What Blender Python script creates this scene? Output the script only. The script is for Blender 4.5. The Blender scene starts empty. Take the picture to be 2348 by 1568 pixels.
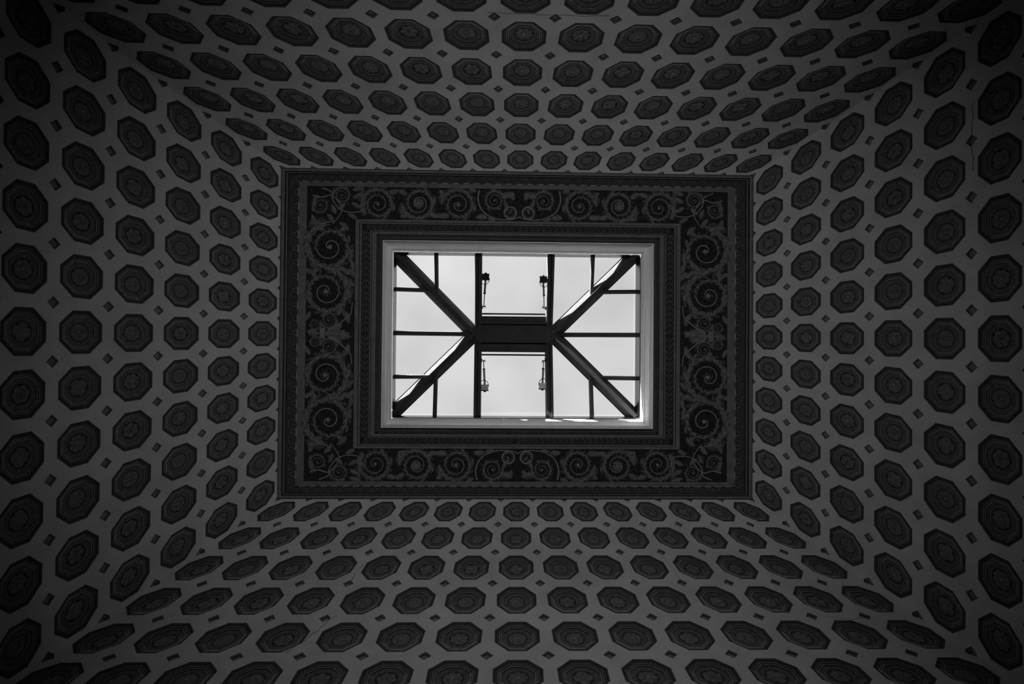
import bpy, math, random
import numpy as np
from mathutils import Matrix, Vector
random.seed(7)
rng = np.random.RandomState(7)
C = bpy.context.scene.collection

# ------------------------------------------------------------------ camera, sky, lamps, exposure
U = 0.7            # metres per unit of the vault's plan (one coffer bay at the springing)
ZC = 1.6           # eye height of the camera above the floor
def W(x, y, z):    # plan unit coordinates (x right, y towards the viewer's feet, z up from the eye) -> world metres
    return (U*x, U*y, U*z + ZC)

def rot3(a, b, c):
    ca, sa, cb, sb, cc, sc = math.cos(a), math.sin(a), math.cos(b), math.sin(b), math.cos(c), math.sin(c)
    Rx = np.array([[1,0,0],[0,ca,-sa],[0,sa,ca]]); Ry = np.array([[cb,0,sb],[0,1,0],[-sb,0,cb]])
    Rz = np.array([[cc,-sc,0],[sc,cc,0],[0,0,1]])
    return Rx @ Ry @ Rz
Rcam = np.diag([1,-1,-1]) @ rot3(-0.01277, -0.03183, 0.00801)
cam_d = bpy.data.cameras.new('camera')
cam = bpy.data.objects.new('camera', cam_d); C.objects.link(cam)
M = Matrix(Rcam.T.tolist()).to_4x4(); M.translation = Vector(W(-0.64562, 0.39893, 0.0))
cam.matrix_world = M
cam_d.sensor_width = 36.0; cam_d.lens = 36.0*1600.0/2348.0
cam_d.clip_start = 0.05; cam_d.clip_end = 200
bpy.context.scene.camera = cam

vs = bpy.context.scene.view_settings
vs.view_transform = 'Standard'; vs.look = 'None'; vs.gamma = 1.0; vs.use_curve_mapping = False
vs.exposure = 0.0

world = bpy.data.worlds.new('sky'); bpy.context.scene.world = world; world.use_nodes = True
nt = world.node_tree; nt.nodes.clear()
wo = nt.nodes.new('ShaderNodeOutputWorld'); bg = nt.nodes.new('ShaderNodeBackground')
tc = nt.nodes.new('ShaderNodeTexCoord'); no = nt.nodes.new('ShaderNodeTexNoise'); rp = nt.nodes.new('ShaderNodeValToRGB')
no.inputs['Scale'].default_value = 7.0; no.inputs['Detail'].default_value = 3.0; no.inputs['Roughness'].default_value = 0.45
rp.color_ramp.elements[0].position = 0.3; rp.color_ramp.elements[0].color = (0.63,0.63,0.63,1)
rp.color_ramp.elements[1].position = 0.7; rp.color_ramp.elements[1].color = (0.84,0.84,0.84,1)
nt.links.new(tc.outputs['Generated'], no.inputs['Vector']); nt.links.new(no.outputs['Fac'], rp.inputs['Fac'])
dp = nt.nodes.new('ShaderNodeVectorMath'); dp.operation = 'DOT_PRODUCT'; dp.inputs[1].default_value = (-0.645, -0.754, 0.122)   # towards the sun
cl = nt.nodes.new('ShaderNodeMath'); cl.operation = 'MAXIMUM'; cl.inputs[1].default_value = 0.0
pw = nt.nodes.new('ShaderNodeMath'); pw.operation = 'POWER'; pw.inputs[1].default_value = 3.0
ma = nt.nodes.new('ShaderNodeMath'); ma.operation = 'MULTIPLY_ADD'; ma.inputs[1].default_value = 4.0; ma.inputs[2].default_value = 1.0
nt.links.new(tc.outputs['Generated'], dp.inputs[0]); nt.links.new(dp.outputs['Value'], cl.inputs[0]); nt.links.new(cl.outputs[0], pw.inputs[0])
nt.links.new(pw.outputs[0], ma.inputs[0]); nt.links.new(ma.outputs[0], bg.inputs['Strength'])
nt.links.new(rp.outputs['Color'], bg.inputs['Color']); nt.links.new(bg.outputs['Background'], wo.inputs['Surface'])

def light(name, kind, loc, direction, energy, **kw):
    d = bpy.data.lights.new(name, kind); d.energy = energy
    for k, v in kw.items(): setattr(d, k, v)
    o = bpy.data.objects.new(name, d); C.objects.link(o)
    o.location = loc; o.rotation_euler = Vector(direction).to_track_quat('-Z', 'Y').to_euler()
    return o
el = math.radians(8.0)
light('sun', 'SUN', W(0,0,20), (0.65*math.cos(el), 0.76*math.cos(el), -math.sin(el)), 90.0, angle=0.009)
ZT = 13.51         # height of the flat ceiling above the eye
SX, SY = -0.139, 0.041    # centre of the skylight
CX, CY = -0.0943, 0.0857   # centre of the flat ceiling
po = light('skylight_portal', 'AREA', W(CX-.04, CY-.04, ZT+1.0), (0,0,-1), 1.0, shape='RECTANGLE', size=U*4.98, size_y=U*3.32)
po.data.cycles.is_portal = True
# added unseen spot low over the floor, no fixture, fills the vault with light
light('vault_fill_spot', 'SPOT', W(-0.3, -2.2, -1.4), (0.022, 0.185, 1.0), 650.0, spot_size=math.radians(77), spot_blend=1.0, shadow_soft_size=0.25)

# ------------------------------------------------------------------ materials
def mat(name, col, rough=0.85, var=0.12, scale=6.0, bump=0.0, bscale=60.0, metal=0.0, spec=0.08):
    m = bpy.data.materials.new(name); m.use_nodes = True
    t = m.node_tree; b = t.nodes['Principled BSDF']
    b.inputs['Roughness'].default_value = rough; b.inputs['Metallic'].default_value = metal
    b.inputs['Specular IOR Level'].default_value = spec
    g = t.nodes.new('ShaderNodeNewGeometry')
    n = t.nodes.new('ShaderNodeTexNoise'); n.inputs['Scale'].default_value = scale; n.inputs['Detail'].default_value = 6.0
    n.inputs['Roughness'].default_value = 0.65
    r = t.nodes.new('ShaderNodeValToRGB')
    lo, hi = max(0, col*(1-var)), col*(1+var)
    r.color_ramp.elements[0].position = 0.3; r.color_ramp.elements[0].color = (lo,lo,lo,1)
    r.color_ramp.elements[1].position = 0.7; r.color_ramp.elements[1].color = (hi,hi,hi,1)
    t.links.new(g.outputs['Position'], n.inputs['Vector']); t.links.new(n.outputs['Fac'], r.inputs['Fac'])
    t.links.new(r.outputs['Color'], b.inputs['Base Color'])
    if bump > 0:
        n2 = t.nodes.new('ShaderNodeTexNoise'); n2.inputs['Scale'].default_value = bscale; n2.inputs['Detail'].default_value = 4.0
        bp = t.nodes.new('ShaderNodeBump'); bp.inputs['Strength'].default_value = bump; bp.inputs['Distance'].default_value = 0.01
        t.links.new(g.outputs['Position'], n2.inputs['Vector']); t.links.new(n2.outputs['Fac'], bp.inputs['Height'])
        t.links.new(bp.outputs['Normal'], b.inputs['Normal'])
    return m
PLASTER = mat('wall_plaster', 0.56, 0.9, 0.13, 2.2, 0.35, 90)
COF_DARK = mat('coffer_ground_and_shade', 0.040, 0.85, 0.35, 14)  # dark ground; on reveals and step sides the colour stands in for shade
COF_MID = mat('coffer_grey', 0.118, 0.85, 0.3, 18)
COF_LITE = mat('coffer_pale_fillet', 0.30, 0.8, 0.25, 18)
COF_PET = mat('coffer_petal_grey', 0.16, 0.85, 0.35, 25)
COF_EGG = mat('coffer_egg_grey', 0.115, 0.85, 0.4, 25)
LOZ = mat('lozenge_grey', 0.20, 0.85, 0.3, 20)
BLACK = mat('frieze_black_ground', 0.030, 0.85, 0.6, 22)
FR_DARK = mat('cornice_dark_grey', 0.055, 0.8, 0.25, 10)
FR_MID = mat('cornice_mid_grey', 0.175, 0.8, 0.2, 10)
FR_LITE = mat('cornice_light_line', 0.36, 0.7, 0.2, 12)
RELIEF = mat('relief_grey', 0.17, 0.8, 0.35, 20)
RELIEF_D = mat('relief_dark_grey', 0.10, 0.8, 0.3, 20)  # darker grey for the laurel and some of the sheath leaves
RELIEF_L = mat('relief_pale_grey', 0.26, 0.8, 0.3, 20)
WHITE = mat('white_paint', 0.80, 0.6, 0.05, 6)
METAL = mat('skylight_dark_metal', 0.05, 0.85, 0.2, 8)
METAL2 = mat('skylight_grey_metal', 0.07, 0.8, 0.2, 8)
LINING = mat('polished_shaft_lining', 0.26, 0.2, 0.06, 3, metal=1.0)
RUBBER = mat('black_plastic', 0.012, 0.5, 0.2, 30)
BOX_SUNLIT = mat('sunlit_motor_casing', 0.45, 0.6, 0.2, 40)  # sunlight on the lower motor boxes, put into their colour
STEEL = mat('brushed_steel', 0.45, 0.3, 0.1, 30, metal=1.0)
LOWER = mat('lower_wall_paint', 0.22, 0.9, 0.06, 1.5)
FLOORM = mat('stone_floor', 0.2, 0.5, 0.15, 1.2)
CRACK = mat('crack_shadow', 0.10, 0.95, 0.2, 20)
LINING.node_tree.nodes['Principled BSDF'].inputs['Specular Tint'].default_value = (0.5,0.5,0.5,1)
GLASS = bpy.data.materials.new('clear_glass'); GLASS.use_nodes = True
t = GLASS.node_tree; t.nodes.clear()
go = t.nodes.new('ShaderNodeOutputMaterial'); mx = t.nodes.new('ShaderNodeMixShader'); tr = t.nodes.new('ShaderNodeBsdfTransparent')
gl = t.nodes.new('ShaderNodeBsdfGlossy'); lw = t.nodes.new('ShaderNodeFresnel'); lw.inputs['IOR'].default_value = 1.35
gl.inputs['Roughness'].default_value = 0.03; tr.inputs['Color'].default_value = (0.965,0.965,0.965,1)
gg = t.nodes.new('ShaderNodeNewGeometry'); io = t.nodes.new('ShaderNodeMath'); io.operation = 'MULTIPLY_ADD'     # same reflection on both faces of a thin pane
io.inputs[1].default_value = 1/1.35 - 1.35; io.inputs[2].default_value = 1.35
t.links.new(gg.outputs['Backfacing'], io.inputs[0]); t.links.new(io.outputs[0], lw.inputs['IOR'])
t.links.new(lw.outputs['Fac'], mx.inputs['Fac']); t.links.new(tr.outputs[0], mx.inputs[1]); t.links.new(gl.outputs[0], mx.inputs[2])
t.links.new(mx.outputs[0], go.inputs['Surface'])

# ------------------------------------------------------------------ mesh helpers
class MB:
    def __init__(s): s.v = []; s.f = []; s.m = []; s.mats = []
    def mi(s, m):
        if m not in s.mats: s.mats.append(m)
        return s.mats.index(m)
    def add(s, vs, fs, m):
        o = len(s.v); k = s.mi(m); s.v += [tuple(map(float, p)) for p in vs]
        for f in fs: s.f.append(tuple(o+i for i in f)); s.m.append(k)
    def quad(s, a, b, c, d, m): s.add([a,b,c,d], [(0,1,2,3)], m)
    def box(s, cx, cy, cz, sx, sy, sz, m, R=None):
        P = [Vector((x*sx/2, y*sy/2, z*sz/2)) for z in (-1,1) for y in (-1,1) for x in (-1,1)]
        if R is not None: P = [R @ p for p in P]
        P = [(p.x+cx, p.y+cy, p.z+cz) for p in P]
        s.add(P, [(0,2,3,1),(4,5,7,6),(0,1,5,4),(2,6,7,3),(0,4,6,2),(1,3,7,5)], m)
    def beam(s, a, b, w, d, m, up=(0,0,1), drop=0.0, tap=1.0):     # bar from a to b: width w, depth d hanging down from the line a-b
        a, b = Vector(a), Vector(b); t = (b-a).normalized(); side = t.cross(Vector(up)).normalized(); n = side.cross(t).normalized()
        P = []
        for q in (a, b):
            for (i, j) in ((-1,0),(1,0),(1,-1),(-1,-1)):
                P.append(q + side*(i*w/2*(tap if j else 1.0)) + n*(j*d - drop))
        s.add(P, [(0,1,2,3),(7,6,5,4),(0,4,5,1),(1,5,6,2),(2,6,7,3),(3,7,4,0)], m)
    def tube(s, pts, rad, m, n=6, flat=1.0, up=(0,0,1)):
        pts = [Vector(p) for p in pts]; N = len(pts); rr = rad if hasattr(rad, '__len__') else [rad]*N
        V = []
        for i, p in enumerate(pts):
            tg = (pts[min(i+1,N-1)] - pts[max(i-1,0)]).normalized()
            sd = tg.cross(Vector(up))
            if sd.length < 1e-4: sd = tg.cross(Vector((1,0,0)))
            sd.normalize(); nn = sd.cross(tg).normalized()
            for k in range(n):
                a = 2*math.pi*k/n
                V.append(p + sd*(math.cos(a)*rr[i]) + nn*(math.sin(a)*rr[i]*flat))
        F = [(i*n+k, i*n+(k+1)%n, (i+1)*n+(k+1)%n, (i+1)*n+k) for i in range(N-1) for k in range(n)]
        F += [tuple(range(n-1,-1,-1)), tuple((N-1)*n+k for k in range(n))]
        s.add(V, F, m)
    def mesh(s, name, world=False, smooth=False):
        me = bpy.data.meshes.new(name)
        V = [W(*p) for p in s.v] if world else s.v
        me.from_pydata(V, [], s.f)
        for m in s.mats: me.materials.append(m)
        me.polygons.foreach_set('material_index', s.m)
        if smooth: me.polygons.foreach_set('use_smooth', [True]*len(s.f))
        me.update(); return me
def link(name, data, parent=None, mw=None, kind=None):
    o = bpy.data.objects.new(name, data); C.objects.link(o)
    if parent is not None: o.parent = parent
    if mw is not None:
        if parent is not None: o.matrix_parent_inverse = mw     # keeps the shear of a bay on the curved vault
        else: o.matrix_world = mw
    if kind: o['kind'] = kind
    return o
def tag(o, label, cat, group=None):
    o['label'] = label; o['category'] = cat
    if group: o['group'] = group
    return o

# ------------------------------------------------------------------ the coved vault: surface of one side
PS = (-0.00228477, 0.08190324, 0.64897826); PZ = (9.39990741e-03, -1.16047698e-01, -1.86882447e-01, 1.33668785e+01)
GY = 0.94448
def sv(v): return np.polyval(PS, v)
def zv(v): return np.polyval(PZ, v) if v <= 5 else np.polyval(PZ, 5.0) - 0.64*(v-5)
HT, HB, HL, HR = 5.05523, 5.33803, 7.63464, 7.34396
SIDES = {   # name: half distance, bay offset along the side, number of bays
    'wall_back':  ('T', -0.13675, 15), 'wall_front': ('B', -0.17166, 15),
    'wall_left':  ('L',  0.17391, 11), 'wall_right': ('R',  0.15026, 11)}
def surf(side, off, u, v):
    s, z = sv(v), zv(v)
    if side == 'T': return np.array([s*(u+off), -HT*s, z])
    if side == 'B': return np.array([s*(u+off),  HB*s, z])
    if side == 'L': return np.array([-HL*s, GY*s*(u+off), z])
    return np.array([HR*s, GY*s*(u+off), z])
def hips(side, off):
    if side in 'TB': return -HL-off, HR-off
    return -HT/GY-off, HB/GY-off
VB = 6.5           # springing line
AO, BO = 0.389, 0.389*0.405    # octagon: half width, half side
DD = 0.11          # half diagonal of the small square
def frame_at(side, off, u, v, e=0.25):
    p = surf(side, off, u, v)
    du = (surf(side, off, u+e, v) - surf(side, off, u-e, v))/(2*e)
    dv = (surf(side, off, u, v-e) - surf(side, off, u, v+e))/(2*e)      # upwards
    n = np.cross(du, dv); n /= np.linalg.norm(n)
    if n[2] > 0: n = -n; du = -du                                        # normal into the room, right-handed
    k = 0.5*(np.linalg.norm(du)+np.linalg.norm(dv))
    return p, du, dv, n*k
OCT = [(AO,BO),(BO,AO),(-BO,AO),(-AO,BO),(-AO,-BO),(-BO,-AO),(BO,-AO),(AO,-BO)]

KD = 0.70     # depth of the coffers against their drawn profile
def ring_loops(mb, loops, closed_mat=None):
    """loops: list of (scale, depth, material of the band from the previous loop)"""
    prev = None
    for (r, d, m) in loops:
        cur = [(x*r, y*r, d*KD) for x, y in OCT]
        if prev is not None:
            for i in range(8):
                j = (i+1) % 8
                mb.quad(prev[i], prev[j], cur[j], cur[i], m)
        prev = cur
    mb.add(prev, [tuple(range(8))], closed_mat)
# coffer shell: dark lip, egg band, two pale fillets, sunk field
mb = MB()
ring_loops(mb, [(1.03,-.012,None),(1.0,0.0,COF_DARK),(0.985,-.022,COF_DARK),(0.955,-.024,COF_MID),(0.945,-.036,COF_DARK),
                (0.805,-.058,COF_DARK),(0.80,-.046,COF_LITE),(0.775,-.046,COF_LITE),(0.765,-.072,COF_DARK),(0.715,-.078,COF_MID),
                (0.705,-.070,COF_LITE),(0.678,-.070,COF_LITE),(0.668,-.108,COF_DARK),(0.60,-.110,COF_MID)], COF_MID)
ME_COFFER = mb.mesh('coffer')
# egg-and-dart ring
mb = MB()
for i in range(8):
    a = np.array(OCT[i]); b = np.array(OCT[(i+1) % 8]); n = 7
    for k in range(n):
        c = (a + (b-a)*(k+0.5)/n)*0.872; tdir = (b-a)/np.linalg.norm(b-a); rd = np.array([-tdir[1], tdir[0]])
        L, Wd = 0.023, 0.016
        if i in (0,2,4,6): Wd = min(Wd, 0.46*np.linalg.norm(b-a)*0.872/n)
        ring = [c + rd*(math.cos(q)*L) + tdir*(math.sin(q)*Wd) for q in [2*math.pi*j/6 for j in range(6)]]
        mid = [c + (p-c)*0.6 for p in ring]
        V = [(p[0],p[1],-.052*KD) for p in ring] + [(p[0],p[1],-.034*KD) for p in mid] + [(c[0],c[1],-.030*KD)]
        mb.add(V, [(j,(j+1)%6,6+(j+1)%6,6+j) for j in range(6)] + [(6+j,6+(j+1)%6,12) for j in range(6)], COF_EGG)
ME_EGG = mb.mesh('egg_moulding', smooth=True)
# rosettes: carved flowers of several kinds, each in a round dish
def rosette(kind):
    mb = MB(); R = 0.168; z0 = -.110*KD
    # dish rim
    n = 32; ringp = lambda r, z: [(r*math.cos(2*math.pi*i/n), r*math.sin(2*math.pi*i/n), z) for i in range(n)]
    def band(r0, z0_, r1, z1, m):
        A, B = ringp(r0, z0_), ringp(r1, z1)
        mb.add(A+B, [(i,(i+1)%n,n+(i+1)%n,n+i) for i in range(n)], m)
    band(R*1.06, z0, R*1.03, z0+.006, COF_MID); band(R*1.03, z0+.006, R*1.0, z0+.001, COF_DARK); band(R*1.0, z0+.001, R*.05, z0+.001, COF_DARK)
    def petals(n, r0, r1, w, h0, h1, m, ph=0.0, lobes=False):
        for k in range(n):
            a = 2*math.pi*k/n + ph; ca, sa = math.cos(a), math.sin(a)
            prof = [(0.0,0.35),(0.35,0.8),(0.7,1.0),(0.92,0.72),(1.0,0.0)]
            if lobes: prof = [(0.0,0.3),(0.25,0.75),(0.4,0.6),(0.6,1.0),(0.72,0.8),(0.88,0.75),(1.0,0.0)]
            V = []
            for (q, ww) in prof:
                r = r0+(r1-r0)*q; hw = w*ww*r1*math.sin(math.pi/n)
                zc = z0 + h0 + (h1-h0)*math.sin(math.pi*min(1,q*0.9+0.1))
                for (s_, zz) in ((-1, z0+.003),(-.55, zc*.4+(z0)*.6+.004),(0, zc),(.55, zc*.4+(z0)*.6+.004),(1, z0+.003)):
                    V.append((r*ca - s_*hw*sa, r*sa + s_*hw*ca, zz))
            F = [(i*5+j, i*5+j+1, i*5+j+6, i*5+j+5) for i in range(len(prof)-1) for j in range(4)]
            mb.add(V, F, m)
    def knob(r, h, m, n=10):
        V = []
        for (q, zz) in ((1.0,0.0),(0.8,0.7),(0.4,1.0)):
            V += [(r*q*math.cos(2*math.pi*i/n), r*q*math.sin(2*math.pi*i/n), z0+.003+h*zz) for i in range(n)]
        V.append((0,0,z0+.003+h))
        F = [(a*n+i, a*n+(i+1)%n, (a+1)*n+(i+1)%n, (a+1)*n+i) for a in range(2) for i in range(n)] + [(2*n+i,2*n+(i+1)%n,3*n) for i in range(n)]
        mb.add(V, F, m)
    if kind == 0: petals(18, R*.28, R*.97, .92, .008, .020, COF_PET); knob(R*.26, .016, COF_PET)
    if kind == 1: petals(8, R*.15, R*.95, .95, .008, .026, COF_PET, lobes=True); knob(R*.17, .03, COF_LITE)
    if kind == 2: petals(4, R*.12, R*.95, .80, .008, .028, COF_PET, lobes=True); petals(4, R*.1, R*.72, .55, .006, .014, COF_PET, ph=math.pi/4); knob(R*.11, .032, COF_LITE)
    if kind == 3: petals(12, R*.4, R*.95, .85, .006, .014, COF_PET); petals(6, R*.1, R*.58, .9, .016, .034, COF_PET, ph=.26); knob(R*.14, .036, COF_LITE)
    if kind == 4:
        petals(6, R*.12, R*.92, .85, .008, .024, COF_PET, lobes=True)
        for k in range(18):
            a = k*2.4; r = R*.12*math.sqrt(k+.5)*1.0
            V = [(r*math.cos(a)+.016*math.cos(q), r*math.sin(a)+.016*math.sin(q), z0+.012) for q in [j*math.pi/3 for j in range(6)]] + [(r*math.cos(a), r*math.sin(a), z0+.034)]
            mb.add(V, [(j,(j+1)%6,6) for j in range(6)], COF_PET)
    return mb.mesh('rosette')
ME_ROS = [rosette(k) for k in range(5)]
# small lozenge coffers: four quarter wedges (halves are used where a hip or the frame cuts them)
def lozenge(quads):
    mb = MB()
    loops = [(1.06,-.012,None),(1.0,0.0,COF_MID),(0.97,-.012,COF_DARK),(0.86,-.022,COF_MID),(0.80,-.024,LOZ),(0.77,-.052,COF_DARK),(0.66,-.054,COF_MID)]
    for (sx, sy) in quads:
        prev = None
        for (r, d, m) in loops:
            cur = [(sx*DD*r, 0, d), (0, sy*DD*r, d)]
            if prev: mb.quad(prev[0], prev[1], cur[1], cur[0], m)
            prev = cur
        mb.add(prev+[(0,0,-.054)], [(0,1,2)], LOZ)
    return mb.mesh('lozenge')
Q = [(1,1),(-1,1),(-1,-1),(1,-1)]
ME_LOZ = lozenge(Q); ME_LOZ_LOWER = lozenge([q for q in Q if q[1] < 0])     # the frame of the ceiling cuts the topmost row in half

def mat4(p, a, b, n):
    a, b, n = a*U, b*U, n*U
    q = W(*p)
    return Matrix(((a[0],b[0],n[0],q[0]),(a[1],b[1],n[1],q[1]),(a[2],b[2],n[2],q[2]),(0,0,0,1)))

walls = {}
NROW = 7
for wname, (side, off, nb) in SIDES.items():
    u0, u1 = hips(side, off); hb = nb/2.0
    def uu(u):                      # outermost bay lines lie on the hips
        if u <= -hb+1e-6: return u0
        if u >= hb-1e-6: return u1
        return u
    mb = MB()
    half = nb//2
    fr = {}; nrm = []; ncache = {}
    def nn_at(side, off, u, v):          # normal of the smooth cove, for the plaster between the coffers
        key = (round(u,4), round(v,4))
        if key not in ncache:
            n = frame_at(side, off, u, v, 0.1)[3]; ncache[key] = tuple(n/np.linalg.norm(n))
        return ncache[key]
    for i in range(-half, half+1):
        for k in range(NROW):
            p, a, b, n = frame_at(side, off, i, k); fr[(i,k)] = (p, a, b, n)
            sgn = 1 if np.dot(a, surf(side,off,i+.1,k)-p) > 0 else -1
            inner = [p + a*x*sgn + b*y for x, y in OCT]
            L, Rr = i-.5, i+.5; T, B = k-.5, k+.5
            top_open = T
            def S(u, v, du=0.0): return surf(side, off, uu(u)+du, v)
            outer = [S(Rr, k-.5+DD), S(Rr, T, -DD), S(L, T, DD), S(L, k-.5+DD), S(L, B-DD), S(L, B, DD), S(Rr, B, -DD), S(Rr, B-DD)]
            # split the long edges so neighbouring bays share the same vertices on the curve
            for j in range(8):
                q = (j+1) % 8
                mb.quad(inner[j], inner[q], outer[q], outer[j], PLASTER)
                pin = [(i+x, k-y) for x, y in OCT]; pout = [(Rr,k-.5+DD),(Rr-DD,T),(L+DD,T),(L,k-.5+DD),(L,B-DD),(L+DD,B),(Rr-DD,B),(Rr,B-DD)]
                nrm += [nn_at(side,off,*w_) for w_ in (pin[j],pin[q],pout[q],pout[j])]
    # strip tucked behind the ceiling frame, and the plain wall below the springing
    for i in range(-half, half+1):
        mb.quad(surf(side,off,uu(i-.5)+DD,-.5), surf(side,off,uu(i+.5)-DD,-.5), surf(side,off,uu(i+.5),-.505), surf(side,off,uu(i-.5),-.505), PLASTER)
    for i in range(-half, half+1):
        mb.quad(surf(side,off,uu(i-.5),VB), surf(side,off,uu(i+.5),VB), surf(side,off,uu(i+.5),VB)*np.array([1,1,0])+np.array([0,0,-ZC/U]),
                surf(side,off,uu(i-.5),VB)*np.array([1,1,0])+np.array([0,0,-ZC/U]), LOWER)
    # masonry behind the plaster (closes the coffers off from outside)
    NB = 14; vv = np.linspace(-.55, VB, NB+1)
    def back(u, v):
        p, a, b, n = frame_at(side, off, u, v); n = n/np.linalg.norm(n)
        return p - n*0.24
    for q in range(NB):
        mb.quad(back(u0-.1,vv[q]), back(u1+.1,vv[q]), back(u1+.1,vv[q+1]), back(u0-.1,vv[q+1]), LOWER)
    wme = mb.mesh(wname, world=True)
    flat = [tuple(p.normal) for p in wme.polygons]; ln = []
    for pi, p in enumerate(wme.polygons):
        for q in range(p.loop_total):
            li = p.loop_start + q
            if li < len(nrm):
                n = Vector(nrm[li]); ln.append(tuple(n if n.dot(p.normal) > 0 else -n))
            else: ln.append(flat[pi])
    wme.normals_split_custom_set(ln)
    wall = link(wname, wme, kind='structure'); walls[wname] = wall
    kinds = rng.randint(0, 5, size=(nb, NROW))
    for i in range(-half, half+1):
        for k in range(NROW):
            p, a, b, n = fr[(i,k)]
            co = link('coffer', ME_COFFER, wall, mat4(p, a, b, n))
            link('egg_moulding', ME_EGG, co)
            r = link('rosette', ME_ROS[kinds[i+half, k]], co)
            r.rotation_euler = (0, 0, rng.uniform(0, 6.28))
    for j in range(nb+1):
        for k in range(NROW+1):
            u = j-hb; v = k-.5
            p, a, b, n = frame_at(side, off, uu(u), v, 0.1)
            link('lozenge', ME_LOZ if k else ME_LOZ_LOWER, wall, mat4(p, a, b, n))

# cracks in the plaster, as thin sunk lines following the surface
def crack(wname, pts, w=0.012):
    side, off, nb = SIDES[wname]; mb = MB(); P = []
    for (a, b) in zip(pts[:-1], pts[1:]):
        for q in np.linspace(0, 1, 8)[:-1]:
            P.append((a[0]+(b[0]-a[0])*q + rng.uniform(-.02,.02), a[1]+(b[1]-a[1])*q + rng.uniform(-.02,.02)))
    V = []
    for i, (u, v) in enumerate(P):
        p, a, b, n = frame_at(side, off, u, v); nn = n/np.linalg.norm(n)
        d = np.array(surf(side,off,*P[min(i+1,len(P)-1)])) - surf(side,off,*P[max(i-1,0)]); d /= np.linalg.norm(d)
        s = np.cross(d, nn); ww = w*rng.uniform(.5,1)
        V += [surf(side,off,u,v) + nn*.004 - s*ww/2, surf(side,off,u,v) + nn*.006, surf(side,off,u,v) + nn*.004 + s*ww/2]
    mb.add(V, [f for i in range(len(P)-1) for f in ((i*3,i*3+1,i*3+4,i*3+3),(i*3+1,i*3+2,i*3+5,i*3+4))], CRACK)
    link('crack', mb.mesh('crack', world=True), walls[wname])
crack('wall_front', [(-3.45,1.9),(-3.5,2.3),(-3.42,2.6)])
crack('wall_front', [(-3.35,3.42),(-3.52,3.9),(-3.8,4.5)])
crack('wall_front', [(3.45,1.6),(3.52,2.1),(3.48,2.55)], .008)
crack('wall_right', [(-4.2,4.55),(-3.5,4.5),(-2.9,4.55)])
crack('wall_back', [(-0.6,4.62),(0.6,4.58),(1.5,4.6)], .01)
crack('wall_front', [(6.6,3.5),(6.2,3.6),(5.6,3.45)], .008)

# ------------------------------------------------------------------ flat ceiling with its frieze
def P2(x, y, dz): k = 1+dz/ZT; return (CX+x*k, CY+y*k, ZT+dz)
def rect_bands(mb, loops):
    """loops: (half x, half y, dz, material of the band from the previous loop)"""
    prev = None
    for (hx, hy, dz, m) in loops:
        cur = [P2(-hx,-hy,dz), P2(hx,-hy,dz), P2(hx,hy,dz), P2(-hx,hy,dz)]
        if prev:
            for i in range(4):
                j = (i+1) % 4
                mb.quad(prev[i], prev[j], cur[j], cur[i], m)
        prev = cur
def band_mesh(name, loops):
    mb = MB(); rect_bands(mb, loops); return mb.mesh(name, world=True)
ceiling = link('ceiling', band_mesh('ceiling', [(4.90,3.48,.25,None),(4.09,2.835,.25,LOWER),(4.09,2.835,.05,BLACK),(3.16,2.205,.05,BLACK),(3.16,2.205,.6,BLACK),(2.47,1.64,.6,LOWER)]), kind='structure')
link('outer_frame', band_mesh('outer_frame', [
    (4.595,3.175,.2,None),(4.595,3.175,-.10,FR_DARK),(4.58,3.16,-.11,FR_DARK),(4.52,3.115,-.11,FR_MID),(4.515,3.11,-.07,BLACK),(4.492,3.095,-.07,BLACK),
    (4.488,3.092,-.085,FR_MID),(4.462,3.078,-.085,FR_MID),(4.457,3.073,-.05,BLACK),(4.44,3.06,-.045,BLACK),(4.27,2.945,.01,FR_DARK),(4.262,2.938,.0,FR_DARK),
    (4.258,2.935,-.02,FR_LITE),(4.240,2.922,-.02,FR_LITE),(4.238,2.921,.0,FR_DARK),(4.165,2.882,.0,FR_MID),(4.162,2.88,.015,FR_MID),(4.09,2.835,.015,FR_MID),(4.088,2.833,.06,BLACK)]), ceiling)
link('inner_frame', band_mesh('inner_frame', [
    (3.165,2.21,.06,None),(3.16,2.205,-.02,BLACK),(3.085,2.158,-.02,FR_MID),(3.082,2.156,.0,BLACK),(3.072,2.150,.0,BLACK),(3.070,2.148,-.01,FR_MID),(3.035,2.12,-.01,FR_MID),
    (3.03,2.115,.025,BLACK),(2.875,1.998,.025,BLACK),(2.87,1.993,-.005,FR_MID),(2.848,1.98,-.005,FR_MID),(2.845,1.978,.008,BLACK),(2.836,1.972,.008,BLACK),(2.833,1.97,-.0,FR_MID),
    (2.75,1.925,.0,FR_MID),(2.745,1.92,.03,BLACK),(2.672,1.868,.03,BLACK),(2.668,1.862,.0,FR_MID),(2.655,1.85,-.005,FR_MID),(2.648,1.835,-.025,FR_DARK),(2.637,1.813,-.04,FR_DARK),(2.632,1.803,.02,FR_DARK)]), ceiling)
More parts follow.
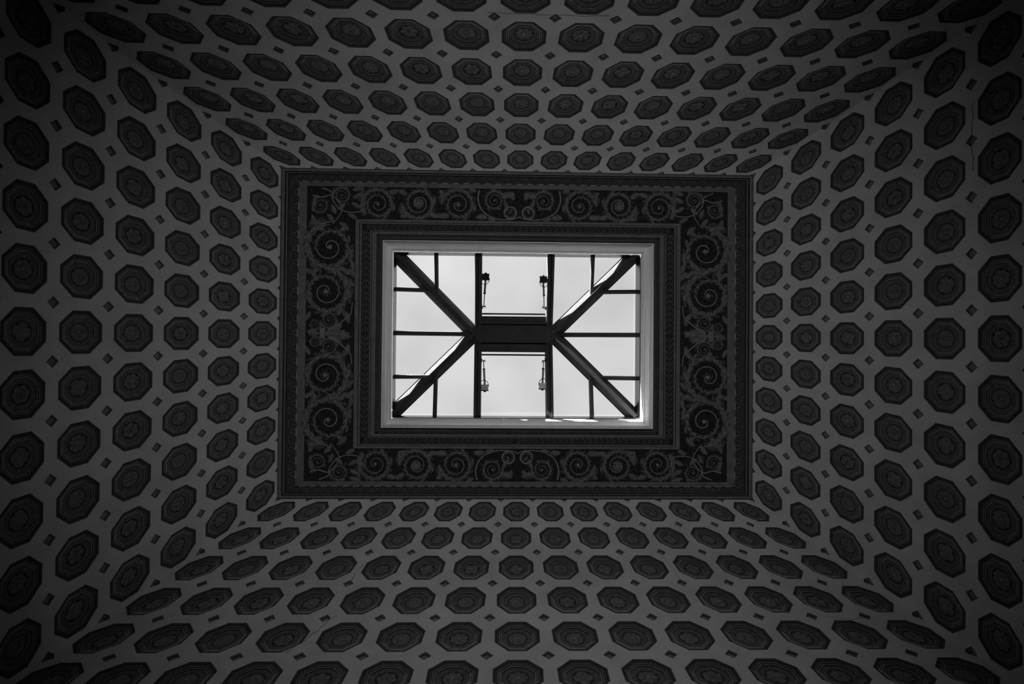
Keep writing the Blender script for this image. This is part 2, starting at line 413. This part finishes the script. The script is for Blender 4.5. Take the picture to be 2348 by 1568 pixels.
link('skylight_surround', band_mesh('skylight_surround', [
    (2.636,1.808,.05,None),(2.636,1.808,-.05,WHITE),(2.626,1.800,-.052,WHITE),(2.616,1.791,.03,WHITE),(2.615,1.790,.085,WHITE),(2.604,1.781,.085,WHITE),(2.603,1.780,.04,WHITE),(2.594,1.773,.075,WHITE),
    (2.593,1.772,.125,WHITE),(2.584,1.765,.125,WHITE),(2.583,1.764,.085,WHITE),(2.574,1.757,.12,WHITE),(2.573,1.756,.17,WHITE),(2.564,1.749,.17,WHITE),(2.563,1.748,.13,WHITE),(2.549,1.736,.22,WHITE),
    (2.548,1.735,.27,WHITE),(2.540,1.728,.27,WHITE),(2.534,1.722,.32,WHITE),(2.514,1.704,.385,WHITE),(2.490,1.683,.425,WHITE),(2.462,1.659,.45,WHITE),
    (2.450,1.648,.51,WHITE),(2.449,1.647,.56,WHITE),(2.438,1.637,.56,WHITE),(2.437,1.636,.52,WHITE),(2.424,1.625,.57,WHITE),(2.423,1.624,.60,WHITE),(2.414,1.616,.60,WHITE),(2.40,1.60,.66,WHITE)]), ceiling)
mb = MB()
NS = 40
def lining_pt(q, dz, wob):     # slightly wavy polished sheet
    return q
hx, hy = 2.50, 1.665
for (ax, ay, bx, by) in ((-1,-1,1,-1),(1,-1,1,1),(1,1,-1,1),(-1,1,-1,-1)):
    rows = []
    for dz in (.62,.84,1.06):
        row = []
        for i in range(NS+1):
            q = i/NS; x = (ax+(bx-ax)*q)*hx; y = (ay+(by-ay)*q)*hy
            wv = 0.006*math.sin(q*9+ax*2)*(1 if dz == .84 else 0)
            nx, ny = (0, 1) if ay == by else (1, 0)
            row.append((CX+x+nx*wv, CY+y+ny*wv, ZT+dz))
        rows.append(row)
    for r in range(2):
        for i in range(NS): mb.quad(rows[r][i], rows[r][i+1], rows[r+1][i+1], rows[r+1][i], LINING)
link('shaft_lining', mb.mesh('shaft_lining', world=True, smooth=False), ceiling)

# --- ornament pieces laid on the ceiling; local x,y in plan units, local +z points down into the room
def place(name, data, parent, x, y, dz, ang=0.0, sx=1.0, sy=None, sz=None):
    """x,y in ceiling coordinates, ang measured clockwise as seen from below"""
    sy = sx if sy is None else sy; sz = abs(sx) if sz is None else sz
    q = W(*P2(x, y, dz)); c, s = math.cos(ang), math.sin(ang)
    m = Matrix(((U*sx*c, -U*sy*s, 0, q[0]), (U*sx*s, U*sy*c, 0, q[1]), (0, 0, -U*sz, q[2]), (0,0,0,1)))
    return link(name, data, parent, m)
# egg leaf of the outer moulding: pointed leaf with raised rim and ribs, tip along +x
mb = MB()
n = 9; rim_o = []; rim_i = []
for k in range(n+1):
    a = -math.pi/2 + math.pi*k/n
    x = 0.5*max(0, math.cos(a))**0.8*(1.0) ; y = 0.44*math.sin(a)*(1-.12*math.cos(a)**2)
    rim_o.append((x-.05, y)); rim_i.append(((x-.05)*.78, y*.76))
for k in range(n):
    a, b, c, d = rim_o[k], rim_o[k+1], rim_i[k+1], rim_i[k]
    m1 = lambda p, q: ((p[0]+q[0])/2, (p[1]+q[1])/2)
    e, f = m1(a, d), m1(b, c)
    mb.add([(*a,.0),(*b,.0),(*f,.16),(*e,.16)], [(0,1,2,3)], RELIEF); mb.add([(*e,.16),(*f,.16),(*c,.02),(*d,.02)], [(0,1,2,3)], RELIEF)
for k in (-2,-1,0,1,2):     # ribs of the inner leaf
    y0 = k*.055; y1 = k*.115
    mb.add([(.26-abs(k)*.05,y0-.012,.03),(.26-abs(k)*.05,y0+.012,.03),(-.2,y1+.02,.06),(-.2,y1-.02,.06),((.03),(y0+y1)/2,.13)], [(0,1,4),(1,2,4),(2,3,4),(3,0,4)], FR_MID)
ME_EGGLEAF = mb.mesh('egg_leaf')
def egg_row(x0, y0, x1, y1, pitch, ang, sx, sy):
    L = math.hypot(x1-x0, y1-y0); n = max(1, int(round(L/pitch)))
    for k in range(n):
        q = (k+.5)/n
        place('egg_leaf', ME_EGGLEAF, ceiling, x0+(x1-x0)*q, y0+(y1-y0)*q, -.028, ang, sx, sy*L/n, .16)
egg_row(-4.33,-3.0, 4.33,-3.0, .205,  math.pi/2, .19, 1.05)
egg_row(-4.33, 3.0, 4.33, 3.0, .205, -math.pi/2, .19, 1.05)
egg_row(-4.345,-2.98,-4.345, 2.98, .27, 0.0, .26, 1.05)
egg_row( 4.345,-2.98, 4.345, 2.98, .27, math.pi, .26, 1.05)
# laurel chevrons of the inner frame: two side leaves, a middle leaf, berries
mb = MB()
def leaflet(mb, x, y, ang, L, w, h, m):
    c, s = math.cos(ang), math.sin(ang)
    pts = [(0,0,0),(L*.35,w,.0),(L*.75,w*.7,0),(L,0,0),(L*.75,-w*.7,0),(L*.35,-w,0),(L*.45,0,h)]
    mb.add([(x+p[0]*c-p[1]*s, y+p[0]*s+p[1]*c, p[2]) for p in pts], [(0,1,6),(1,2,6),(2,3,6),(3,4,6),(4,5,6),(5,0,6)], m)
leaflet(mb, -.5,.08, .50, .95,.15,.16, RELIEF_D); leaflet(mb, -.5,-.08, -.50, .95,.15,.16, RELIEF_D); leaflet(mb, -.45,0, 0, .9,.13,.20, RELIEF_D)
for (bx, by) in ((-.3,.42),(-.3,-.42)):
    mb.add([(bx+.09*math.cos(q), by+.09*math.sin(q), .0) for q in [j*math.pi/3 for j in range(6)]]+[(bx,by,.14)], [(j,(j+1)%6,6) for j in range(6)], RELIEF_D)
ME_LAUREL = mb.mesh('laurel_spray')
def laurel(x0, y0, x1, y1, width, pitch=.115):
    L = math.hypot(x1-x0, y1-y0); n = int(round(L/pitch)); ang = math.atan2(y1-y0, x1-x0)
    for k in range(n):
        q = (k+.5)/n; f = 0.0 if q < .5 else math.pi        # sprays run from the corners to the middle
        place('laurel_spray', ME_LAUREL, ceiling, x0+(x1-x0)*q, y0+(y1-y0)*q, .024, ang+f, L/n*1.35, width, .14)
laurel(-2.95,-2.056, 2.95,-2.056, .115); laurel(-2.95,2.056, 2.95,2.056, .115)
laurel(-2.952,-1.98,-2.952,1.98, .15); laurel(2.952,-1.98,2.952,1.98, .15)
# rope bead next to the white surround: too fine to take apart
mb = MB()
def rope(x0, y0, x1, y1, w):
    L = math.hypot(x1-x0, y1-y0); n = int(L/.045); tx, ty = (x1-x0)/L, (y1-y0)/L; nx, ny = -ty, tx
    for k in range(n):
        cx, cy = x0+(x1-x0)*(k+.5)/n, y0+(y1-y0)*(k+.5)/n
        V = []
        for (a, b, d) in ((-.016-.008,-w,.028),(.010-.008,-w,.028),(.016+.008,w,.028),(-.010+.008,w,.028),(0,0,.0)):
            V.append(P2(cx+tx*a+nx*b, cy+ty*a+ny*b, d))
        mb.add(V, [(0,1,4),(1,2,4),(2,3,4),(3,0,4)], FR_MID)
rope(-2.70,-1.893,2.70,-1.893,.022); rope(-2.70,1.893,2.70,1.893,.022); rope(-2.708,-1.88,-2.708,1.88,.03); rope(2.708,-1.88,2.708,1.88,.03)
link('rope_bead', mb.mesh('rope_bead', world=True), ceiling, kind='stuff')

# --- rinceau scrolls of the frieze
TURNS = 2.4
def spiral_r(ph): return 1.08*max(.0, 1-ph/(2*math.pi*TURNS))**0.85 + .03
def spiral_pts(n=84):
    out = []
    for i in range(n):
        ph = 2*math.pi*TURNS*i/(n-1); r = spiral_r(ph); th = math.pi+ph
        out.append((r*math.cos(th), r*math.sin(th), .08))
    return out
mb = MB(); pts = spiral_pts(); N = len(pts)
mb.tube(pts, [0.034-0.008*(i/(N-1)) for i in range(N)], RELIEF_L, 6, 1.0)
mb.tube([(p[0]*(1-.10*(1-i/52)), p[1]*(1-.10*(1-i/52)), .05) for i, p in enumerate(pts[:52])], [0.016]*52, RELIEF_L, 5, 1.0)
mb.add([(.10*math.cos(q), .10*math.sin(q), .05) for q in [j*math.pi/4 for j in range(8)]]+[(0,0,.22)], [(j,(j+1)%8,8) for j in range(8)], RELIEF_L)
ME_SPIRAL = mb.mesh('scroll_stem', smooth=True)
# acanthus leaf, length 1 along +x, lobed edge, raised midrib, tip curling
mb = MB(); n = 12; V = []
for i in range(n+1):
    x = i/n; w = .30*math.sin(math.pi*min(1, x*.93+.05))**.8; lob = 1.0 if i % 2 == 0 else .62
    bend = .16*x*x
    sh = .07 if i % 2 == 0 else -.02
    V += [(min(1,x+sh), bend+w*lob, .03), (x, bend+w*.45*lob, .10), (x, bend, .17*math.sin(math.pi*(x*.8+.15))), (x, bend-w*.45*lob, .10), (min(1,x+sh), bend-w*lob, .03)]
mb.add(V, [(i*5+j,i*5+j+1,i*5+j+6,i*5+j+5) for i in range(n) for j in range(4)], RELIEF)
mb.tube([(i/8, .16*(i/8)**2, .17*math.sin(math.pi*(i/8*.8+.15))) for i in range(9)], [.028-.02*i/8 for i in range(9)], RELIEF_L, 5)
ME_ACANTHUS = mb.mesh('acanthus_leaf')
mb = MB()          # small overlapping leaves that clothe the outer turn of a scroll: too fine to take apart
for k in range(58):
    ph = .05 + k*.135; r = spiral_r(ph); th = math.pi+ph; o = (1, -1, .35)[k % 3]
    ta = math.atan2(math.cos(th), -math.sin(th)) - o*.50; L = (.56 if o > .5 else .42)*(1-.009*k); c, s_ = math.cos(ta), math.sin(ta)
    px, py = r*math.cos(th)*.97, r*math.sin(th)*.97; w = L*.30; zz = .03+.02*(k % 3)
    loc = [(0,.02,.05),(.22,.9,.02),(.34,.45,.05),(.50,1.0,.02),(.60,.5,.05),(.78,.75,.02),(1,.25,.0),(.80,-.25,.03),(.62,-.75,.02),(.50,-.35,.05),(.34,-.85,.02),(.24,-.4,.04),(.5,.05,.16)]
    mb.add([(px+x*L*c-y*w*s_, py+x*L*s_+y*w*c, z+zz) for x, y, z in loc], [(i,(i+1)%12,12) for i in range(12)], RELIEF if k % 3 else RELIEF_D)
ME_SHEATH = mb.mesh('leaf_sheath')
mb = MB()
for k in range(14):       # bunch of berries
    a = k*2.4; r = .16*math.sqrt(k)
    bx, by = r*math.cos(a)*.8, r*math.sin(a)
    V = [(bx+.11*math.cos(q), by+.11*math.sin(q), .0) for q in [j*math.pi/3 for j in range(6)]]+[(bx+.07*math.cos(q), by+.07*math.sin(q), .12) for q in [j*math.pi/3 for j in range(6)]]+[(bx,by,.17)]
    mb.add(V, [(j,(j+1)%6,6+(j+1)%6,6+j) for j in range(6)]+[(6+j,6+(j+1)%6,12) for j in range(6)], RELIEF)
ME_BERRY = mb.mesh('berry_bunch')
mb = MB()
for k in range(10):       # open flower
    leaflet(mb, .18*math.cos(k*.6283), .18*math.sin(k*.6283), k*.6283, .75, .2, .16, RELIEF)
mb.add([(.2*math.cos(q), .2*math.sin(q), .08) for q in [j*math.pi/4 for j in range(8)]]+[(0,0,.25)], [(j,(j+1)%8,8) for j in range(8)], RELIEF_L)
ME_FLOWER = mb.mesh('flower')
mb = MB(); ring = [(math.cos(q), math.sin(q), .1) for q in np.linspace(0, 2*math.pi*1.08, 28)]
mb.tube(ring, [.16]*28, RELIEF_L, 6); mb.tube([(p[0]*.66,p[1]*.66,.06) for p in ring], [.05]*28, RELIEF, 5)
ME_RING = mb.mesh('ribbon_ring', smooth=True)
FZ = .045
def scroll(x, y, R, ang=0.0, mx=1, my=1, centre=None, leaves=7, squeeze=1.0):
    """a scroll starting at its left side and turning over its top (mx, my mirror it, ang turns it)"""
    root = place('scroll_ornament', ME_SPIRAL, ceiling, x, y, FZ, ang, R*mx, R*my, R*.55)
    # leaves are given in the scroll's own frame (length 1 = scroll radius)
    for k in range(leaves):
        ph = .3 + k*4.6/max(1, leaves-1); r = spiral_r(ph)*1.0; th = math.pi+ph
        out = 1 if k % 3 != 2 else -1
        tx, ty = -math.sin(th), math.cos(th); ta = math.atan2(ty, tx) - out*.42
        ln = (.62 if out > 0 else .5)*(1-.05*k); wd = ln*out*.9
        c, s = math.cos(ta), math.sin(ta)
        px, py = r*math.cos(th)*(1.0 if out > 0 else .95), r*math.sin(th)*(1.0 if out > 0 else .95)
        m = Matrix(((ln*c, -wd*-s*-1, 0, px), (ln*s, wd*c, 0, py), (0,0,.9,.02), (0,0,0,1)))
        link('acanthus_leaf', ME_ACANTHUS, root, m)
    link('leaf_sheath', ME_SHEATH, root, kind='stuff')
    if centre is not None:
        link('berry_bunch' if centre is ME_BERRY else 'flower', centre, root, Matrix.Diagonal((.42,.42,.6,1)))
    return root
def leaf(x, y, ang, L, w=None, flip=1):
    return place('acanthus_leaf', ME_ACANTHUS, ceiling, x, y, FZ, ang, L, (w or L)*flip, L*.8)
def vine(pts, r=.016):
    mb = MB(); P = [Vector(P2(x, y, FZ-.02)) for x, y in pts]
    # Catmull-Rom
    out = []
    for i in range(len(P)-1):
        p0, p1, p2, p3 = P[max(0,i-1)], P[i], P[i+1], P[min(len(P)-1,i+2)]
        for q in np.linspace(0, 1, 8)[:-1]:
            out.append(.5*((2*p1)+(p2-p0)*q+(2*p0-5*p1+4*p2-p3)*q*q+(3*p1-p0-3*p2+p3)*q**3))
    out.append(P[-1]); mb.tube(out, [r*(1-.5*i/len(out)) for i in range(len(out))], RELIEF_L, 5)
    link('vine_stem', mb.mesh('vine_stem', world=True, smooth=True), ceiling)
for sy in (-1, 1):
    for sx in (-1, 1):
        # long sides: three scrolls, alternately over and under, then a small one at the middle knot
        a = -sx     # mirror so that scrolls run from the corner to the middle
        scroll(sx*2.73, sy*2.50, .29, 0, -sx, sy*-1*1, None, 6)
        scroll(sx*1.95, sy*2.53, .30, 0, -sx, sy*1, ME_FLOWER, 6)
        scroll(sx*1.18, sy*2.51, .30, 0, -sx, sy*-1, ME_BERRY, 6)
        scroll(sx*.48, sy*2.60, .19, 0, sx, sy*-1, None, 5)
        place('ribbon_ring', ME_RING, ceiling, sx*.175, sy*2.37, FZ, 0, .115*sx, .115, .07)
        leaf(sx*.30, sy*2.62, math.atan2(-sy*.22, -sx*.10), .24, .16)            # tassel
        leaf(sx*.33, sy*2.66, math.atan2(sy*.11, -sx*.20), .26, .26, sx*sy)     # crest leaf
        leaf(sx*.20, sy*2.76, math.atan2(-sy*.12, -sx*.12), .18, .2, sx*sy)
        leaf(sx*.20, sy*2.34, math.atan2(sy*.02, -sx*.01), .12, .1)
        vine([(sx*.78,sy*2.80),(sx*.80,sy*2.60),(sx*.70,sy*2.38),(sx*.45,sy*2.25),(sx*.15,sy*2.24),(sx*-.03,sy*2.30)], .02)
        # gap leaves between the scrolls
        for (gx, gy, ga, gl) in ((2.34,2.78,.5,.20),(2.34,2.78,-.6+3.14,.20),(2.30,2.26,-.5,.2),(1.57,2.27,-.4,.22),(1.57,2.27,3.5,.2),(1.56,2.78,.6,.18),(.84,2.27,-.3,.22),(.84,2.78,3.6,.18),(.62,2.26,.2,.18)):
            leaf(sx*gx, sy*gy, math.atan2(-sy*math.sin(ga)*.7, -sx*math.cos(ga)), gl, gl*1.1, sx*sy)
        for (gx, gy, s_) in ((2.33,2.73,.055),(1.56,2.30,.06),(.86,2.77,.055),(3.02,2.30,.07)):
            place('berry_bunch' if gx != 1.56 else 'flower', ME_BERRY if gx != 1.56 else ME_FLOWER, ceiling, sx*gx, sy*gy, FZ, 0, s_)
        # corner: vines, a curl and berries
        vine([(sx*3.98,sy*2.66),(sx*3.80,sy*2.62),(sx*3.62,sy*2.66),(sx*3.46,sy*2.50),(sx*3.42,sy*2.38),(sx*3.50,sy*2.22),(sx*3.60,sy*2.10)], .018)
        vine([(sx*3.80,sy*2.80),(sx*3.62,sy*2.72),(sx*3.60,sy*2.58),(sx*3.48,sy*2.42),(sx*3.30,sy*2.34),(sx*3.05,sy*2.36),(sx*2.98,sy*2.50)], .018)
        scroll(sx*3.42, sy*2.66, .15, 0, -sx, -sy, None, 4)
        scroll(sx*3.83, sy*2.46, .15, math.pi/2*sx*sy, -sx, sy, None, 4)
        for (gx, gy, s_) in ((3.70,2.54,.06),(3.30,2.50,.06),(3.62,2.36,.055),(3.14,2.62,.05)):
            place('berry_bunch', ME_BERRY, ceiling, sx*gx, sy*gy, FZ, gx*3, s_)
        for (gx, gy, ga, gl) in ((3.22,2.76,-.4,.24),(3.08,2.48,.9,.24),(3.08,2.42,-.9,.22),(3.99,2.28,1.2,.26),(3.30,2.30,.3,.2),(3.05,2.72,2.4,.2),(3.46,2.14,.6,.24),(3.78,2.10,2.6,.24),(3.62,2.48,1.0,.2),(3.36,2.52,2.2,.2),(3.95,2.62,1.5,.2),(3.24,2.52,.4,.2),(3.70,2.30,.8,.22),(3.90,2.08,.6,.24),(3.30,2.08,2.4,.22)):
            leaf(sx*gx, sy*gy, math.atan2(-sy*math.sin(ga), -sx*math.cos(ga)), gl, gl*.9, sx*sy)
        # short sides: two large scrolls and the volutes round the palmette
        A = math.pi/2
        scroll(sx*3.64, sy*1.66, .435, A*(1 if sy < 0 else -1), 1, sx*(1 if sy < 0 else -1)*-1*-1, None, 8)
        scroll(sx*3.71, sy*.80, .42, A*(1 if sy < 0 else -1), 1, -sx*(1 if sy < 0 else -1)*-1*-1, ME_BERRY, 8)
        scroll(sx*3.64, sy*.255, .15, 0, -sx, sy, None, 3)
        scroll(sx*3.90, sy*.17, .10, 0, sx, sy, None, 3)
        vine([(sx*3.66,sy*.07),(sx*3.50,sy*.14),(sx*3.36,sy*.26),(sx*3.24,sy*.36),(sx*3.20,sy*.60)], .022)
        for (gx, gy, ga, gl) in ((3.30,1.24,.6,.26),(4.02,1.24,2.6,.24),(3.98,1.18,1.0,.2),(3.32,.42,1.2,.24),(4.0,.42,2.0,.22),(3.26,.86,1.5,.24),(3.24,1.62,1.5,.24),(4.02,.82,1.4,.22),(4.03,1.66,1.6,.24),(3.46,1.24,.3,.24),(3.84,1.22,2.8,.24),(3.40,.46,.9,.2),(3.24,1.42,1.2,.22)):
            leaf(sx*gx, sy*gy, math.atan2(-sy*math.sin(ga), -sx*math.cos(ga)), gl, gl*.9, sx*sy)
        place('berry_bunch', ME_BERRY, ceiling, sx*3.25, sy*1.20, FZ, 1, .07)
for sx in (-1, 1):      # palmette lying across each short side
    leaf(sx*3.72, 0, 0 if sx < 0 else math.pi, .52, .40); leaf(sx*3.82, 0, math.pi if sx < 0 else 0, .25, .26)
    leaf(sx*3.70, .02, .35 if sx < 0 else math.pi-.35, .36, .3); leaf(sx*3.70, -.02, -.35 if sx < 0 else math.pi+.35, .36, .3, -1)
    mb = MB()
    for k in (-1,0,1): mb.tube([P2(sx*(3.77+k*.035), -.10, FZ-.03), P2(sx*(3.77+k*.035), 0, FZ-.06), P2(sx*(3.77+k*.035), .10, FZ-.03)], .018, RELIEF_L, 6)
    link('palmette_band', mb.mesh('palmette_band', world=True), ceiling)

# ------------------------------------------------------------------ the skylight: hipped glass roof over the shaft
EX, EY = 2.505, 1.67; ZE = ZT+1.06; RISE = .43; RL = EX-EY
def roof(x, y):      # height of the glazing plane
    d = min(EX-abs(x), EY-abs(y)); return ZE + RISE*d/EY
def RP(x, y, dz=0.0): return (SX+x, SY+y, roof(x, y)+dz)
mb = MB()
for (a, b) in (((-EX,-EY),(EX,-EY)),((EX,-EY),(EX,EY)),((EX,EY),(-EX,EY)),((-EX,EY),(-EX,-EY))):
    ox = .06 if abs(a[0]-b[0]) < 1e-6 else 0; oy = .06 if ox == 0 else 0
    f = lambda p: (CX+p[0]+math.copysign(ox, p[0])*(1 if ox else 0), CY+p[1]+math.copysign(oy, p[1])*(1 if oy else 0), ZE+.05)
    mb.beam(f(a), f(b), .10, .10, METAL)
window = link('window_1', mb.mesh('window_1', world=True), kind='structure')
def bar(name, a, b, w, d, m=METAL, tap=0.7, extra=None):
    mb = MB(); mb.beam(a, b, w, d, m, tap=tap)
    for (w2, d2, m2, dr, tp) in (extra or []): mb.beam(a, b, w2, d2, m2, drop=dr, tap=tp)
    return link(name, mb.mesh(name, world=True), window)
for sx in (-1, 1):
    for sy in (-1, 1):
        bar('hip_rafter', RP(sx*(EX+.05), sy*(EY+.05), .03), RP(sx*RL, 0, .03), .29, .02, METAL, 1.0, [(.25,.12,METAL,.02,.36),(.085,.12,METAL,.14,1.0)])
        bar('glazing_bar', RP(sx*1.64, sy*(EY+.07), .02), RP(sx*1.64, sy*(EX-1.64), .02), .09, .12)
        bar('glazing_bar', RP(sx*(EX+.07), sy*.91, .02), RP(sx*(EX-(EY-.91)), sy*.91, .02), .09, .12)
        bar('principal_rafter', RP(sx*.80, sy*(EY+.07), .02), RP(sx*.80, 0, .02), .075, .17)
    bar('glazing_bar', RP(sx*(EX+.07), 0, .02), RP(sx*RL, 0, .02), .10, .13)
mb = MB()
mb.beam((SX-.84,SY,ZE+RISE+.02), (SX+.84,SY,ZE+RISE+.02), .36, .20, METAL); mb.beam((SX-.78,SY,ZE+RISE+.06), (SX+.78,SY,ZE+RISE+.06), .72, .07, METAL); mb.beam((SX-.80,SY-.25,ZE+RISE-.04), (SX+.80,SY-.25,ZE+RISE-.04), .06, .10, METAL2); mb.beam((SX-.80,SY+.25,ZE+RISE-.04), (SX+.80,SY+.25,ZE+RISE-.04), .06, .10, METAL2)
link('ridge_beam', mb.mesh('ridge_beam', world=True), window)
def pane(parent, pts, th=.012):
    mb = MB(); n = len(pts); V = [Vector(p) for p in pts]; nn = (V[1]-V[0]).cross(V[2]-V[0]).normalized()
    if nn.z < 0: nn = -nn
    VV = [tuple(v) for v in V]+[tuple(v+nn*th) for v in V]
    mb.add(VV, [tuple(range(n)), tuple(range(2*n-1,n-1,-1))]+[(i,(i+1)%n,n+(i+1)%n,n+i) for i in range(n)], GLASS)
    return link('pane', mb.mesh('pane', world=True), parent)
for sx in (-1, 1):
    for sy in (-1, 1):
        h = lambda y: EX-(EY-abs(y))     # hip x at plan y
        pane(window, [RP(sx*EX,sy*EY), RP(sx*EX,sy*.91), RP(sx*h(.91),sy*.91)])
        pane(window, [RP(sx*EX,sy*.91), RP(sx*EX,0), RP(sx*RL,0), RP(sx*h(.91),sy*.91)])
        pane(window, [RP(sx*EX,sy*EY), RP(sx*1.64,sy*EY), RP(sx*1.64,sy*(EX-1.64))])
        pane(window, [RP(sx*1.64,sy*EY), RP(sx*.80,sy*EY), RP(sx*.80,0), RP(sx*1.64,sy*(EX-1.64))])
for sy in (-1, 1):       # the two opening vents with deep jambs
    xj, y0, y1 = .68, 1.60, .38
    mb = MB()
    for sx in (-1, 1):
        mb.beam(RP(sx*.725, sy*1.76, .14), RP(sx*.725, sy*.22, .14), .09, .26, METAL, tap=.7)
    mb.beam(RP(-.77, sy*.33, .14), RP(.77, sy*.33, .14), .10, .22, METAL)
    vent = link('opening_vent', mb.mesh('opening_vent', world=True), window)
    pane(vent, [RP(-.76,sy*1.64,.15), RP(.76,sy*1.64,.15), RP(.76,sy*.28,.15), RP(-.76,sy*.28,.15)])
    mb = MB(); mb.beam(RP(-.68, sy*.44, .145), RP(.68, sy*.44, .145), .035, .03, METAL)
    link('glass_bead', mb.mesh('glass_bead', world=True), vent)

# four vent actuators: motor box, barrel, rod, foot bracket, cable
def actuator(label, sx, ybox, yrod, ybr, bdir, boxm=None):
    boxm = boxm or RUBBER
    zb = lambda y: roof(sx*.62, y) - .03
    base = (SX+sx*.62, SY+ybox, zb(ybox))
    root = bpy.data.objects.new('vent_actuator', None); C.objects.link(root); root.location = W(*base)
    tag(root, label, 'window actuator', 'actuators of the skylight vents')
    inv = Matrix.Translation(-Vector(W(*base)))
    def part(name, mb, smooth=False):
        o = link(name, mb.mesh(name, world=True, smooth=smooth), root); o.matrix_parent_inverse = inv; return o
    s = bdir      # +1: the rod runs towards +y
    x = SX+sx*.605
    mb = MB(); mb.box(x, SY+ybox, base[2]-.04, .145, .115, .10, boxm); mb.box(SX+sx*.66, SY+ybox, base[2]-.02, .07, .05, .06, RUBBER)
    mb.tube([(x, SY+ybox-s*.10, base[2]-.04), (x, SY+ybox-s*.05, base[2]-.04)], .026, RUBBER, 8); mb.box(x, SY+ybox-s*.068, base[2]-.04, .16, .022, .05, RUBBER)
    part('motor_box', mb)
    xm = SX+sx*.625
    mb = MB(); mb.tube([(x, SY+ybox+s*.05, base[2]-.04), (xm, SY+yrod, zb(yrod)-.04)], .023, STEEL, 10)
    mb.tube([(xm, SY+yrod-s*.02, zb(yrod)-.04), (xm, SY+yrod+s*.01, zb(yrod)-.04)], .027, RUBBER, 10); part('barrel', mb, False)
    mb = MB(); mb.tube([(xm, SY+yrod, zb(yrod)-.04), (SX+sx*.64, SY+ybr, zb(ybr)-.03)], .009, RUBBER, 8); part('rod', mb)
    mb = MB(); xb = SX+sx*.645
    mb.box(xb, SY+ybr, zb(ybr)-.02, .085, .022, .03, RUBBER); mb.box(xb-.035, SY+ybr-s*.02, zb(ybr)-.02, .012, .05, .03, RUBBER); mb.box(xb+.035, SY+ybr-s*.0, zb(ybr)-.02, .012, .06, .03, RUBBER); mb.box(xb+sx*.03, SY+ybr+s*.03, zb(ybr)-.02, .03, .03, .04, RUBBER)
    part('foot_bracket', mb)
    mb = MB(); P = []
    for q in np.linspace(0, 1, 20):
        a = -math.pi*.15 + math.pi*1.15*q
        P.append((x - sx*.06 + sx*.11*(1-math.cos(a))*.9 - sx*.02, SY+ybox+s*(.02+.13*math.sin(max(0,a))), base[2]-.06))
    mb.tube(P, .006, RUBBER, 6); part('cable', mb, True)
actuator('black window actuator left of the bright upper vent, its motor box at the top', -1, -1.18, -.85, -.58, 1)
actuator('black window actuator right of the bright upper vent, motor box near its rim', 1, -1.14, -.82, -.57, 1)
actuator('window actuator, box coloured as if sunlit, left of the lower vent, motor box at its lower end', -1, 1.12, .74, .57, -1, BOX_SUNLIT)
actuator('window actuator, box coloured as if sunlit, right of the lower vent, motor box at its lower end', 1, 1.08, .72, .56, -1, BOX_SUNLIT)

# ------------------------------------------------------------------ floor, cornice at the springing
mb = MB(); z = -ZC/U
mb.add([(-8.6,-6.3,z),(8.6,-6.3,z),(8.6,6.3,z),(-8.6,6.3,z),(-8.6,-6.3,z-.2),(8.6,-6.3,z-.2),(8.6,6.3,z-.2),(-8.6,6.3,z-.2)],
       [(0,1,2,3),(7,6,5,4),(0,4,5,1),(1,5,6,2),(2,6,7,3),(3,7,4,0)], FLOORM)
link('floor', mb.mesh('floor', world=True), kind='structure')
for k, (wname, (side, off, nb)) in enumerate(SIDES.items()):
    mb = MB(); u0, u1 = hips(side, off); prof = [(0,0),(.16,-.03),(.20,-.10),(.14,-.18),(.08,-.30),(0,-.36)]
    def cp(u, d, dz):
        p = surf(side, off, u, VB); kx = 1-d/abs(p[0]) ; ky = 1-d/abs(p[1])
        if side in 'TB': return (p[0] - math.copysign(d, p[0]), p[1]-math.copysign(d, p[1]), p[2]+dz)
        return (p[0]-math.copysign(d, p[0]), p[1]-math.copysign(d, p[1]), p[2]+dz)
    for a, b in zip(prof[:-1], prof[1:]):
        mb.quad(cp(u0,*a), cp(u1,*a), cp(u1,*b), cp(u0,*b), LOWER)
    link('trim_%d' % (k+1), mb.mesh('trim', world=True), kind='structure')
